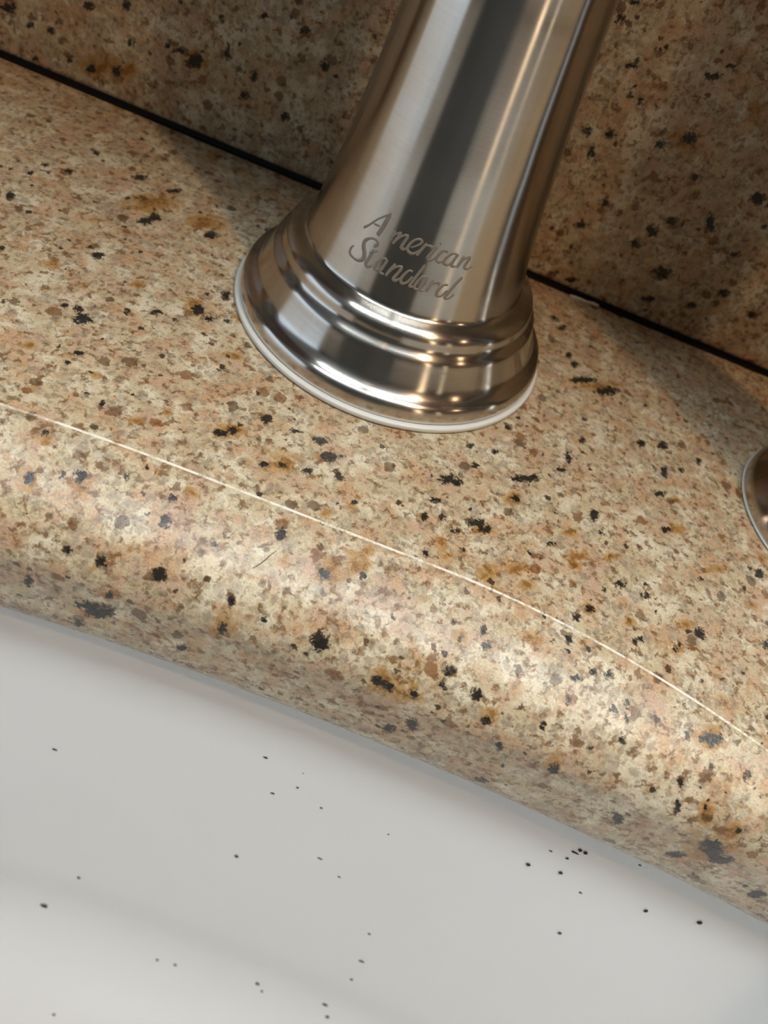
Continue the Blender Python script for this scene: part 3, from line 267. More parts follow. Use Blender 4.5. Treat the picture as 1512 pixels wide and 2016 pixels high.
LOGO=[[[-2.0712,24.48,0.236],[-2.0283,25.44,0.184],[-1.9796,26.79,0.158],[-1.9287,27.79,0.158],[-1.8772,28.69,0.184]],[[-1.8863,28.59,0.315],[-1.8972,27.03,0.394],[-1.9093,25.83,0.394],[-1.924,24.76,0.367]],[[-1.9957,25.96,0.158],[-1.9345,26.16,0.184]],[[-1.7843,26.85,0.158],[-1.7984,25.98,0.263],[-1.8006,25.05,0.263]],[[-1.8043,25.18,0.158],[-1.7834,26.2,0.158],[-1.7368,26.93,0.263]],[[-1.7342,27.04,0.263],[-1.7494,26.0,0.263],[-1.7705,24.83,0.263]],[[-1.7685,24.92,0.158],[-1.7331,26.15,0.158],[-1.6962,26.87,0.21],[-1.6647,26.96,0.263]],[[-1.6687,26.94,0.263],[-1.6823,25.84,0.263],[-1.6907,24.95,0.315],[-1.6645,24.83,0.263],[-1.6427,25.33,0.158]],[[-1.6146,25.55,0.131],[-1.5749,26.11,0.158],[-1.5412,26.92,0.21],[-1.5665,27.22,0.21],[-1.6078,26.77,0.21],[-1.6367,25.72,0.263],[-1.635,24.99,0.263],[-1.5963,24.71,0.263],[-1.5617,25.06,0.21],[-1.5281,25.86,0.158]],[[-1.4975,27.04,0.263],[-1.5215,26.0,0.263],[-1.5462,24.76,0.263]],[[-1.5215,26.0,0.131],[-1.4956,26.73,0.158],[-1.4503,26.77,0.263],[-1.4542,26.52,0.21]],[[-1.4052,27.05,0.263],[-1.4297,26.0,0.263],[-1.4516,25.06,0.315],[-1.432,24.76,0.263],[-1.4023,25.1,0.184],[-1.3837,25.77,0.131]],[[-1.3976,27.57,0.236],[-1.3842,27.81,0.236]],[[-1.3036,26.6,0.21],[-1.3134,26.86,0.236],[-1.3474,26.7,0.236],[-1.3755,25.82,0.263],[-1.3762,25.17,0.263],[-1.3439,24.93,0.236],[-1.3107,25.34,0.158]],[[-1.2181,26.78,0.21],[-1.263,26.68,0.21],[-1.3011,25.78,0.263],[-1.3044,25.02,0.263],[-1.2643,24.87,0.21],[-1.226,25.77,0.21],[-1.2123,26.72,0.21]],[[-1.2091,26.81,0.263],[-1.2291,25.68,0.263],[-1.2318,24.86,0.263],[-1.1936,24.83,0.158]],[[-1.1479,26.61,0.263],[-1.1638,25.74,0.263],[-1.1811,24.69,0.263]],[[-1.1789,24.8,0.158],[-1.1484,25.94,0.158],[-1.1089,26.63,0.21],[-1.0871,26.52,0.263]],[[-1.089,26.6,0.263],[-1.1084,25.63,0.263],[-1.1135,24.89,0.263],[-1.078,24.82,0.21],[-1.0442,25.37,0.131]],[[-1.916,22.97,0.263],[-1.889,23.59,0.263],[-1.9106,24.06,0.21],[-1.9647,23.84,0.21],[-2.0068,23.03,0.315],[-2.0007,22.13,0.394],[-1.9687,21.35,0.394],[-1.958,20.5,0.367],[-1.9894,19.79,0.263],[-2.0423,19.62,0.21],[-2.0944,19.89,0.236],[-2.1034,20.69,0.184],[-2.0881,21.22,0.131]],[[-1.904,22.49,0.263],[-1.9123,21.26,0.289],[-1.9214,20.1,0.315],[-1.8964,19.76,0.263],[-1.8627,20.3,0.158]],[[-1.9298,21.78,0.158],[-1.8628,22.75,0.158]],[[-1.7619,22.27,0.21],[-1.8034,22.12,0.21],[-1.8325,20.95,0.263],[-1.834,20.15,0.263],[-1.8006,20.23,0.21],[-1.7728,21.21,0.21],[-1.7564,22.24,0.21]],[[-1.7582,22.3,0.263],[-1.7746,20.84,0.263],[-1.7805,20.0,0.263],[-1.7423,20.01,0.158]],[[-1.6815,22.31,0.263],[-1.7058,21.24,0.263],[-1.7258,19.9,0.263]],[[-1.7234,20.01,0.158],[-1.6878,21.47,0.158],[-1.6459,22.2,0.21],[-1.6177,22.16,0.263]],[[-1.6216,22.14,0.263],[-1.6431,20.91,0.263],[-1.6573,19.99,0.315],[-1.6329,19.95,0.263],[-1.6049,20.63,0.158]],[[-1.5278,22.27,0.21],[-1.565,22.06,0.21],[-1.5971,20.68,0.263],[-1.5821,19.94,0.263],[-1.5441,20.32,0.21],[-1.5144,21.58,0.184]],[[-1.4471,23.92,0.263],[-1.4754,22.36,0.263],[-1.5046,20.62,0.263],[-1.5101,19.97,0.263],[-1.4809,20.08,0.158]],[[-1.4034,22.15,0.21],[-1.4397,21.93,0.21],[-1.4673,20.78,0.263],[-1.47,19.98,0.263],[-1.4376,19.92,0.21],[-1.4094,20.81,0.21],[-1.399,21.92,0.21]],[[-1.3994,22.18,0.263],[-1.4147,20.85,0.263],[-1.4215,20.02,0.263],[-1.3874,19.88,0.158]],[[-1.3395,21.88,0.263],[-1.3575,20.92,0.263],[-1.3698,19.89,0.263]],[[-1.364,20.55,0.158],[-1.3324,21.5,0.158],[-1.2896,21.88,0.263],[-1.2859,21.45,0.21]],[[-1.2053,21.8,0.21],[-1.2436,21.64,0.21],[-1.2777,20.53,0.263],[-1.269,19.8,0.263],[-1.2309,19.96,0.21],[-1.198,20.94,0.184]],[[-1.1028,23.38,0.263],[-1.1451,22.09,0.263],[-1.1872,20.36,0.263],[-1.1989,19.72,0.263],[-1.1741,19.63,0.21],[-1.1446,20.07,0.184],[-1.1304,20.56,0.131]]]
LOGO_W=0.88
SPECK_POS=[[-0.03073,-0.07072,-0.07279,0.05154,-0.99123,0.12171,0.000503,0.000223],[0.00771,-0.06752,-0.05065,-0.01945,-0.99236,0.12185,0.000438,0.000194],[0.01511,-0.06774,-0.05096,-0.03056,-0.99208,0.12181,0.000146,9.8e-05],[0.01541,-0.06839,-0.05613,-0.03056,-0.99208,0.12181,0.000251,0.000201],[0.01168,-0.06891,-0.06119,-0.025,-0.99224,0.12183,0.000413,0.000207],[0.02122,-0.06901,-0.05963,-0.0361,-0.9919,0.12179,0.000257,0.000206],[0.01059,-0.07246,-0.09039,-0.025,-0.99224,0.12183,0.000421,0.00036],[-0.02196,-0.07717,-0.12821,0.02778,-0.99216,0.12182,0.000359,0.000359],[-0.02949,-0.08036,-0.15151,0.0425,-0.96585,0.25558,0.00095,0.000554],[0.03484,-0.0696,-0.05913,-0.05826,-0.99086,0.12166,0.000156,0.000156],[0.03175,-0.07224,-0.08199,-0.05273,-0.99117,0.1217,0.000349,0.000175],[0.05902,-0.07015,-0.04905,-0.09133,-0.9884,0.12136,0.000409,0.000358],[0.06445,-0.07041,-0.04696,-0.09681,-0.98788,0.1213,0.000359,0.000359],[0.06011,-0.06943,-0.04234,-0.09133,-0.9884,0.12136,0.000347,0.000149],[0.06325,-0.0697,-0.04212,-0.09681,-0.98788,0.1213,0.000299,0.000249],[0.06342,-0.06941,-0.03965,-0.09681,-0.98788,0.1213,0.000689,0.000197],[0.0637,-0.06928,-0.03833,-0.09681,-0.98788,0.1213,0.000343,0.000343],[0.06474,-0.06938,-0.0383,-0.09681,-0.98788,0.1213,0.000343,0.000343],[0.07383,-0.0737,-0.06569,-0.10776,-0.98677,0.12116,0.000343,0.000343],[0.0886,-0.07256,-0.0417,-0.12952,-0.98419,0.12084,0.000372,0.000479],[0.07304,-0.06982,-0.03482,-0.10775,-0.98677,0.12116,0.000246,0.000148],[0.04481,-0.07533,-0.10059,-0.06931,-0.99016,0.12158,0.000322,0.000258],[0.04778,-0.07735,-0.11522,-0.07483,-0.98976,0.12153,0.00062,0.000275],[0.00798,-0.08206,-0.15856,-0.01833,-0.93498,0.35423,0.000484,0.000323],[0.00305,-0.08218,-0.15909,-0.01309,-0.93506,0.35426,0.000404,0.000323],[0.03006,-0.08108,-0.15289,-0.05136,-0.96545,0.25547,0.000556,0.000397],[0.03213,-0.08188,-0.15551,-0.05136,-0.96545,0.25547,0.000321,0.000321],[0.04838,-0.08128,-0.1492,-0.07448,-0.98523,0.15416,0.000712,0.000396],[0.05081,-0.08277,-0.15416,-0.07826,-0.96376,0.25502,0.000484,0.000484],[0.08072,-0.07208,-0.04593,-0.11866,-0.98553,0.12101,0.000318,0.000424],[0.07002,-0.07136,-0.05007,-0.10775,-0.98677,0.12116,0.000316,0.000158],[0.02623,-0.07147,-0.07799,-0.04719,-0.99144,0.12173,0.000569,0.000171],[0.04898,-0.07889,-0.12709,-0.07483,-0.98976,0.12153,0.000362,0.00029],[-0.018,-0.09781,-0.18377,0.01998,-0.71355,0.70032,0.000441,0.000353]]

# ------------------------------------------------------------------ room shell
SINK_X0, SINK_X1, SINK_YF = -0.55, 0.40, -0.42
YW = 0.060
def quadwall(name, lo, hi, mat, label): return tag(box(name, lo, hi, mat), label, None, None, 'structure')
tag(box('floor', (-2.3, -3.3, FLOOR - .05), (2.8, .16, FLOOR), M['floor']), kind='structure')
tag(box('ceiling', (-2.3, -3.3, CEIL), (2.8, .16, CEIL + .05), M['ceiling']), kind='structure')
tag(box('wall_back', (-2.3, YW, FLOOR), (2.8, YW + .1, CEIL), M['paint']), kind='structure')
tag(box('wall_front', (-2.3, -3.3, FLOOR), (2.8, -3.2, CEIL), M['paint']), kind='structure')
tag(box('wall_right', (2.8, -3.3, FLOOR), (2.9, .16, CEIL), M['paint']), kind='structure')
# left wall with a window opening
WY0, WY1, WZ0, WZ1 = -2.6, -0.34, -0.4, 1.1
vs = [(-2.3, -3.3, FLOOR), (-2.3, .16, FLOOR), (-2.3, .16, CEIL), (-2.3, -3.3, CEIL), (-2.3, WY0, WZ0), (-2.3, WY1, WZ0), (-2.3, WY1, WZ1), (-2.3, WY0, WZ1)]
vs += [(-2.4, y, z) for x, y, z in vs]
fs = [(0, 1, 5, 4), (1, 2, 6, 5), (2, 3, 7, 6), (3, 0, 4, 7)]
fs += [tuple(8 + i for i in reversed(f)) for f in fs] + [(4, 5, 13, 12), (5, 6, 14, 13), (6, 7, 15, 14), (7, 4, 12, 15), (0, 8, 9, 1), (1, 9, 10, 2), (2, 10, 11, 3), (3, 11, 8, 0)]
tag(fixn(mesh('wall_left', vs, fs, M['paint'], smooth=False)), kind='structure')
win = tag(empty('window_1', (-2.3, (WY0 + WY1) / 2, WZ0)), kind='structure')
def wbar(y0, y1, z0, z1):
    o = box('window_frame', (-2.36, y0, z0), (-2.31, y1, z1), M['trim']); o.parent = win; o.matrix_parent_inverse = Matrix.Translation(-win.location); return o
wbar(WY0, WY0 + .05, WZ0, WZ1); wbar(WY1 - .05, WY1, WZ0, WZ1); wbar(WY0, WY1, WZ0, WZ0 + .05); wbar(WY0, WY1, WZ1 - .05, WZ1); wbar(-1.495, -1.445, WZ0, WZ1)

# ------------------------------------------------------------------ ceiling fixtures
def downlight(pos, label):
    t = tag(empty('ceiling_downlight', (pos[0], pos[1], CEIL)), label, 'ceiling light')
    lathe('trim_ring', smooth_prof([(0, 70), (-4, 70), (-5, 66), (-5, 52), (0, 48)]), M['trim'], t, 64, (False, False))
    lathe('lamp_lens', [(-1.5, 48), (-1.6, 20), (-1.6, .1)], M['bulb'], t, 48, (False, False))
    return t
downlight(KEY_POS, 'round warm ceiling downlight ahead and to the right of the sink')
downlight(SIDE_POS, 'round warm ceiling downlight far to the right along the counter')
t = tag(empty('ceiling_panel_light', (PANEL_POS[0], PANEL_POS[1], CEIL)), 'long cool white ceiling light panel above the sink', 'ceiling light')
box('housing', (-.62, -.14, -.035), (.62, .14, 0), M['trim'], t, .004)
box('diffuser', (-.60, -.12, -.045), (.60, .12, -.035), M['diffuser'], t)

# ------------------------------------------------------------------ unseen fridge and lamps added for the dark and gold faucet reflections
fr = tag(empty('added_fridge', (-.02, -1.75, FLOOR)), 'tall black fridge added unseen across the room to darken the faucet reflection', 'added_fridge')
box('cabinet_body', (-.62, -.35, 0), (.36, .33, 1.95), M['fridge'], fr, .01)
drs = (box('door', (-.61, .335, .05), (-.135, .38, 1.94), M['fridge'], fr, .01), box('door', (-.125, .335, .05), (.35, .38, 1.94), M['fridge'], fr, .01))
for x_, dr in zip((-.19, -.07), drs): tube('handle', [(x_, .375, .8), (x_, .425, .83), (x_, .425, 1.47), (x_, .375, 1.5)], .009, M['fridge'], dr, 12)
def added_column(x, y, r_, h_, mat, label):
    t_ = tag(empty('added_lamp', (x, y, FLOOR)), label, 'lamp')
    lathe('base', smooth_prof([(0, r_ * 1.3), (12, r_ * 1.3), (20, r_ * 1.2), (22, 12)], 4), M['cabinet'], t_, 48)
    lathe('pole', [(20, 9), (150, 9)], M['drain'], t_, 24)
    lathe('lamp_shade', smooth_prof([(150, r_ * .92), (160, r_), (h_ - 10, r_), (h_, r_ * .92)], 20), mat, t_, 48)
added_column(1.30, -1.60, 60, 1650, M['shade'], 'tall warm glowing column added unseen for the gold streak in the faucet')
added_column(1.90, -1.43, 16, 1500, M['shade2'], 'slim glowing column added unseen for the thin bright line in the faucet')

# ------------------------------------------------------------------ countertop
def A_(x): return -54 - (.0035 * (x - 20) ** 2 if x > 20 else (.0016 * (x + 20) ** 2 if x < -20 else 0))
def B_(x): return -70.1 - (.0007 if x > -6 else .001) * (x + 6) ** 2
def blobfield(P, L):
    f = np.zeros(len(P))
    for b in L:
        c = np.array(b[:3]); a = np.array(b[3:6]); d = np.array(b[6:9])
        rmax = 1.5 * max(np.linalg.norm(a), np.linalg.norm(d)) + .5
        idx = np.where((np.abs(P - c) < rmax).all(1))[0]
        if not len(idx): continue
        q = P[idx] - c; Mx = np.stack([a, d], 1); st = q @ np.linalg.pinv(Mx).T
        off = q - st @ Mx.T
        v = 1.25 - np.sqrt((st ** 2).sum(1) + (np.linalg.norm(off, axis=1) / 2.0) ** 2)
        f[idx] = np.maximum(f[idx], np.clip(v, 0, 1))
    return f
def add_attr(o, name, vals):
    a = o.data.attributes.new(name, 'FLOAT', 'POINT'); a.data.foreach_set('value', np.asarray(vals, dtype=np.float32))
def edge_profile(n=40):
    """(fraction from edge line to arris, z mm): a gently falling shoulder that rolls over into the vertical edge"""
    out = []; W_, z, n1 = 16.0, 0.0, 18
    for i in range(n1 + 1):
        s = .64 * i / n1; out.append((1 - s, z)); z -= .64 / n1 * W_ * math.tan(R(9 + 16 * (i + .5) / n1))
    z0 = out[-1][1]; r = W_ * .36 / (1 - math.sin(R(25)))
    for i in range(1, n - n1 + 1):
        a = R(25 + 65 * i / (n - n1)); out.append((.36 - (r / W_) * (math.sin(a) - math.sin(R(25))), z0 - r * (math.cos(R(25)) - math.cos(a))))
    out[-1] = (0.0, out[-1][1]); return out
nose = edge_profile()
def nose_at(y, b, a): return [(b + (a - b) * s, z) for s, z in nose] + [(b + .01 * k, nose[-1][1] + (-21.5 - nose[-1][1]) * k / 28) for k in range(1, 28)] + [(b + .3, -22), (b + .34, -23), (b + .45, -24.0), (b + .6, -25), (b + .9, -26.0), (b + 1.7, -28), (b + 3.2, -29.6), (b + 5, -30), (b + 12, -30), (b + 40, -30)]
X = np.arange(-118, 142.1, .45)
YT = np.concatenate([np.arange(0, 1.0001, 1 / 200)])
rows = []
for x in X:
    a, b = A_(x), B_(x)
    top = [(36.0 - (36.0 - (a + .25)) * t, 0.0) for t in YT]
    col = [(36.0, -30.0), (36.0, 0.0 - .4)] + [(35.7, 0.0)] + top[1:] + [(a + .15, .02), (a - .14, -.06)] + nose_at(0, b, a - .25)
    rows.append([(x, y, z) for y, z in col])
nr = len(rows[0]); V = np.array(rows).reshape(-1, 3)
F = [(i * nr + j, i * nr + j + 1, (i + 1) * nr + j + 1, (i + 1) * nr + j) for i in range(len(X) - 1) for j in range(nr - 1)]
# the rest of the slab: a coarser ring round the sink opening, joined on at both ends
def ring_pts():
    pts = []
    def arc(cx, cy, r, a0, a1, n=14):
        for i in range(n + 1):
            a = R(a0 + (a1 - a0) * i / n); pts.append((cx + r * math.cos(a), cy + r * math.sin(a), math.cos(a), math.sin(a)))
    x1 = X[-1]; x0 = X[0]
    def bn(x): 
        s = (B_(x + .5) - B_(x - .5)); L = math.hypot(1, s); return (-s / L, 1 / L)
    nx, ny = (0, 1); pts.append((x1, B_(x1), nx, ny))
    arc(SINK_X1 * 1000 - 110, -205, 110, 78, 0); arc(SINK_X1 * 1000 - 90, SINK_YF * 1000 + 90, 90, 0, -90)
    arc(SINK_X0 * 1000 + 90, SINK_YF * 1000 + 90, 90, -90, -180); arc(SINK_X0 * 1000 + 110, -205, 110, 180, 102)
    pts.append((x0, B_(x0), 0, 1)); return pts
RP = ring_pts()
base = len(V); V2 = []; nr2 = None
for i, (x, y, nx, ny) in enumerate(RP):
    if i == 0: a = A_(X[-1]); wdt = a - B_(X[-1])
    elif i == len(RP) - 1: wdt = A_(X[0]) - B_(X[0])
    else: wdt = 16.0
    prof = [(b, z) for b, z in nose_at(0, 0, wdt - .3)][::-1]
    col = [(x + nx * d, y + ny * d, z) for d, z in prof] + [(x + nx * (wdt + .35), y + ny * (wdt + .35), 0)]
    # outer rectangle
    if i == 0: ox, oy = x, 36.0
    elif i == len(RP) - 1: ox, oy = x, 36.0
    else:
        ox, oy = x + nx * 2000, y + ny * 2000
        k = min(1, (1100 - x) / (ox - x) if ox > 1100 else 1, (-900 - x) / (ox - x) if ox < -900 else 1, (36 - y) / (oy - y) if oy > 36 else 1, (-560 - y) / (oy - y) if oy < -560 else 1)
        ox, oy = x + (ox - x) * k, y + (oy - y) * k
    for t in (.33, .66, 1.0):
        sx, sy, _ = col[len(prof)]; col.append((sx + (ox - sx) * t, sy + (oy - sy) * t, 0))
    col.append((ox, oy, -30)); V2 += col; nr2 = len(col)
for i in range(len(RP) - 1):
    for j in range(nr2 - 1): F.append((base + i * nr2 + j, base + i * nr2 + j + 1, base + (i + 1) * nr2 + j + 1, base + (i + 1) * nr2 + j))
# filler corners of the outer rectangle are flat slabs
V = np.concatenate([V, np.array(V2)])
def slab(x0, x1, y0, y1):
    k = len(V_l); V_l.extend([(x0, y0, 0), (x1, y0, 0), (x1, y1, 0), (x0, y1, 0)]); F.append((k, k + 1, k + 2, k + 3))
counter = fixn(mesh('countertop', V * MM, F, M['granite']))
nb = len(X) * nr
P = V[:nb]
def padded(v): return np.concatenate([v, np.zeros(len(V) - nb)])
add_attr(counter, 'dark_field', padded(blobfield(P, BLOB_D))); add_attr(counter, 'gold_field', padded(blobfield(P, BLOB_G))); add_attr(counter, 'pale_field', padded(blobfield(P, BLOB_W)))
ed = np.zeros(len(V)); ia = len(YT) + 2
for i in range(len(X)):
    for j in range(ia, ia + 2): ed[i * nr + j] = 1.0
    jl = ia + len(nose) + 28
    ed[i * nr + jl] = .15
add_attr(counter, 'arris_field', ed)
tag(counter, 'polished beige speckled granite countertop with a rounded edge over the white sink', 'countertop')

# ------------------------------------------------------------------ backsplash
xs = np.arange(-175, 325.1, .7); zs = np.concatenate([[1.1, 1.3], np.arange(2.1, 100, .7), [100.4]])
V = []; 
for x in xs:
    col = [(x, 56, 1.1), (x, 37.0, 1.1)] + [(x, 36.6, z) for z in zs[1:-1]] + [(x, 37.0, 100.4), (x, 56, 100.4)]
    V += col
nr3 = len(col); V = np.array(V)
F3 = [(i * nr3 + j, i * nr3 + j + 1, (i + 1) * nr3 + j + 1, (i + 1) * nr3 + j) for i in range(len(xs) - 1) for j in range(nr3 - 1)]
nbs = len(V)
for x0, x1 in ((-900, -175), (325.1, 1100)):
    k = len(V); V = np.concatenate([V, np.array([(x0, 56, 1.5), (x0, 36.6, 1.5), (x0, 36.6, 100.4), (x0, 56, 100.4), (x1, 56, 1.5), (x1, 36.6, 1.5), (x1, 36.6, 100.4), (x1, 56, 100.4)])])
    F3 += [(k, k + 1, k + 5, k + 4), (k + 1, k + 2, k + 6, k + 5), (k + 2, k + 3, k + 7, k + 6), (k, k + 3, k + 2, k + 1), (k + 4, k + 5, k + 6, k + 7)]
bs = fixn(mesh('backsplash', V * MM, F3, M['granite']))
P = V
add_attr(bs, 'dark_field', blobfield(P, BLOB_D)); add_attr(bs, 'gold_field', blobfield(P, BLOB_G)); add_attr(bs, 'pale_field', np.zeros(len(V))); add_attr(bs, 'arris_field', np.zeros(len(V)))
tag(bs, 'upright speckled granite backsplash rising behind the countertop', 'backsplash')
box('joint_filler', (-.9, .0372, -.0005), (1.1, .056, .0016), M['gap'], bs)

# ------------------------------------------------------------------ sink
def sink_loop(off):
    """opening outline pushed outward by off mm, as (x, y)"""
    out = []
    for x in np.arange(X[0], X[-1] + 1, 4.0): out.append((x, B_(x), 0, 1))
    L = out + RP[1:-1]
    return [(x + nx * off, y + ny * off) for x, y, nx, ny in L]
prof = [(30, -30.5), (30, -42), (12, -42), (12, -46), (30, -42)]
outer = [(30, -31.0), (8.0, -31.0), (6.2, -31.3), (5.0, -32.4)]
inner = []
Z0, Z1, SL, RF = -32.0, -205.0, math.tan(R(7)), 70.0
for z in np.linspace(-34, Z1 + RF, 14): inner.append((5.0 - (Z0 - z) * SL, z))
o0 = inner[-1][0]
for k in range(1, 15):
    a = R(83) * k / 14; inner.append((o0 - RF * (1 - math.cos(a)), Z1 + RF - RF * math.sin(a) ))
inner.append((inner[-1][0] - 40, Z1 + .0))
pr = outer + inner; loops = [sink_loop(o) for o, z in pr]; n = len(loops[0])
V = [(x * MM, y * MM, pr[i][1] * MM) for i, lp in enumerate(loops) for x, y in lp]
F = [(i * n + k, i * n + (k + 1) % n, (i + 1) * n + (k + 1) % n, (i + 1) * n + k) for i in range(len(pr) - 1) for k in range(n)]
cx, cy = (SINK_X0 + SINK_X1) / 2, -.27
V.append((cx, cy, (Z1 - 4) * MM)); c0 = len(V) - 1; b0 = (len(pr) - 1) * n
F += [(b0 + k, b0 + (k + 1) % n, c0) for k in range(n)]
sink = tag(mesh('sink_basin', V, F, M['porcelain']), 'glossy white undermount sink basin below the granite edge', 'sink')
lathe('drain', smooth_prof([(0, 56), (2, 54), (2, 44), (-3, 38), (-3, 10), (-1, 8), (-1, .1)], 2), M['drain'], sink, 64, (False, False), (cx, cy, (Z1 - 3) * MM))
tube('sealant_bead', [(x * MM, (y + 5.5) * MM, -.0307) for x, y in [(x, B_(x)) for x in np.arange(X[0], X[-1], 3)]], .0011, M['caulk'], sink, 10)
SINK_BVH = BVHTree.FromPolygons(V, F)

# ------------------------------------------------------------------ cabinets
sh = tag(empty('added_shelf', (0, .06, .43)), 'shallow wooden shelf added unseen above the faucet to shade the counter back', 'shelf')  # unseen, added to block panel light from the backsplash and counter back
sb_ = box('shelf_board', (-.7, -.16, 0), (.9, -.0005, .025), M['cabinet'], sh, .002)
for x_ in (-.5, .7): box('bracket', (x_ - .01, -.1, -.012), (x_ + .01, -.0005, 0), M['drain'], sh)
box_c = tag(box('base_cabinet', (-.9, -.53, FLOOR), (1.1, .055, -.23), M['cabinet'], None, .002), 'dark wooden base cabinet carrying the granite countertop', 'cabinet')

# ------------------------------------------------------------------ faucet
fa = tag(empty('faucet', (0, 0, 0)), 'brushed nickel faucet with flared base, standing on the granite behind the sink', 'faucet')
BP = [(1.1, 28.6), (1.3, 29.1), (2.6, 29.2), (3.6, 29.0), (4.4, 28.5), (4.8, 27.6), (5.3, 27.0), (6.0, 26.45), (7.2, 25.95), (9, 25.3), (10.6, 24.75), (11.2, 24.2), (11.7, 23.7), (12.3, 23.4), (13.5, 23.2), (14.3, 22.7), (14.9, 21.8), (15.2, 20.8), (15.6, 20.1), (17, 19.7), (20, 19.1), (24, 18.3), (31, 17.15), (38, 16.25), (44, 15.45), (51, 14.7), (57, 14.1), (61, 13.7), (70, 13.2), (85, 12.8), (120, 12.5), (150, 12.5)]
body = lathe('body', smooth_prof(BP, .35), M['nickel'], fa, 256)
lathe('base_gasket', smooth_prof([(0, 29.7), (.3, 30.0), (.8, 30.0), (1.15, 29.7), (1.2, 28.0)], .2), M['gasket'], fa, 192, (True, False))
# spout: goose neck and pull-down head, above the frame
pts = [(0, 0, .15), (0, 0, .20), (0, 0, .25)] + [(0, -.105 + .105 * math.cos(R(a)), .30 + .105 * math.sin(R(a))) for a in range(0, 181, 10)] + [(0, -.21, .28)]
tube('spout', pts, .0115, M['nickel_plain'], fa)
tube('spray_head', [(0, -.21, .285), (0, -.21, .27), (0, -.21, .23), (0, -.21, .19), (0, -.21, .185)], [.0125, .0145, .016, .0185, .017], M['nickel_plain'], fa)
# maker's name etched in script on the body
prof_s = smooth_prof(BP, .35); pz = np.array([p[0] for p in prof_s]); prr = np.array([p[1] for p in prof_s])
def cr(pts, n=7):
    pts = [np.array(p, float) for p in pts]
    if len(pts) == 2: return [pts[0] + (pts[1] - pts[0]) * k / n for k in range(n + 1)]
    e = [2 * pts[0] - pts[1]] + pts + [2 * pts[-1] - pts[-2]]; out = []
    for i in range(1, len(e) - 2):
        p0, p1, p2, p3 = e[i - 1:i + 3]
        for k in range(n):
            t = k / n; out.append(.5 * ((2 * p1) + (-p0 + p2) * t + (2 * p0 - 5 * p1 + 4 * p2 - p3) * t * t + (-p0 + 3 * p1 - 3 * p2 + p3) * t ** 3))
    out.append(pts[-1]); return out
V = []; F = []
for si, st in enumerate(LOGO):
    q = cr([(t * 18.0, z, w * LOGO_W) for t, z, w in st]); n = len(q); k0 = len(V); lift = .030 + .0006 * si
    for i in range(n):
        d = q[min(i + 1, n - 1)][:2] - q[max(i - 1, 0)][:2]; d = d / (np.linalg.norm(d) + 1e-9); nn = np.array([-d[1], d[0]]); w = q[i][2]
        if i in (0, n - 1): w *= .6
        for s, l in ((-1, -.05), (-1, lift), (-.33, lift), (.33, lift), (1, lift), (1, -.05)):
            u = q[i][:2] + nn * s * w; r = np.interp(u[1], pz, prr) + l; th = u[0] / 18.0
            V.append((r * math.cos(th) * MM, r * math.sin(th) * MM, u[1] * MM))
    for i in range(n - 1):
        for j in range(5): F.append((k0 + i * 6 + j, k0 + i * 6 + j + 1, k0 + (i + 1) * 6 + j + 1, k0 + (i + 1) * 6 + j))
lg = fixn(mesh('etched_lettering', V, F, M['etch'], fa)); lg['label'] = 'maker\'s name etched in matte script letters'

# ------------------------------------------------------------------ second fixture, cut by the right edge
f2 = tag(empty('sink_fixture', (.0985, -.009, 0)), 'round brushed metal sink fixture to the right of the faucet, cut off by the frame', 'sink fixture')
lathe('body', smooth_prof([(.5, 24.4), (2.0, 24.3), (3.6, 23.6), (5.5, 22.0), (8, 20.2), (12, 18.6), (16, 17.6), (22, 16.4), (34, 14.2), (50, 12.6), (80, 11.0), (150, 10.5), (215, 10.5), (222, 9), (224, 6)], .5), M['nickel'], f2, 128)
lathe('base_gasket', smooth_prof([(0, 24.5), (.2, 24.7), (.4, 24.7), (.6, 24.2)], .2), M['caulk'], f2, 128, (True, False))

# ------------------------------------------------------------------ unseen dark towel added over the sink front to darken the faucet reflection
path = [(-.50, .0035), (-.47, .0035), (-.445, .0035), (-.432, .002), (-.4255, -.004), (-.4215, -.012), (-.4165, -.024), (-.4125, -.034), (-.410, -.05), (-.404, -.09), (-.398, -.125), (-.394, -.15)]
V = []; F = []; nx_ = 80; yc = SINK_YF + .47
for i in range(nx_ + 1):
    x = -.205 + .305 * i / nx_
    for j, (y, z) in enumerate(path):
        t_ = max(0, (j - 5) / 6); dy = .0022 * (1 + math.sin(x * 95 + .6 * math.sin(x * 31))) * t_ * 1.6
        V.append((x + .004 * math.sin(j * 1.1) * t_, y + dy + .0045, z))
k0 = len(V); V += [(x, y + .0025 * (1 if z < -.002 else 0), z + .0025 * (1 if z >= -.004 else 0)) for x, y, z in V]
np_ = len(path)
for s_ in (0, k0):
    for i in range(nx_):
        for j in range(np_ - 1): F.append((s_ + i * np_ + j, s_ + (i + 1) * np_ + j, s_ + (i + 1) * np_ + j + 1, s_ + i * np_ + j + 1))
for i in range(nx_):
    for j in (0, np_ - 1): F.append((i * np_ + j, (i + 1) * np_ + j, k0 + (i + 1) * np_ + j, k0 + i * np_ + j))
for j in range(np_ - 1):
    for i in (0, nx_): F.append((i * np_ + j, i * np_ + j + 1, k0 + i * np_ + j + 1, k0 + i * np_ + j))
tag(fixn(mesh('added_towel', V, F, M['towel'])), 'dark towel added unseen over the sink front edge to darken the faucet reflection', 'towel')

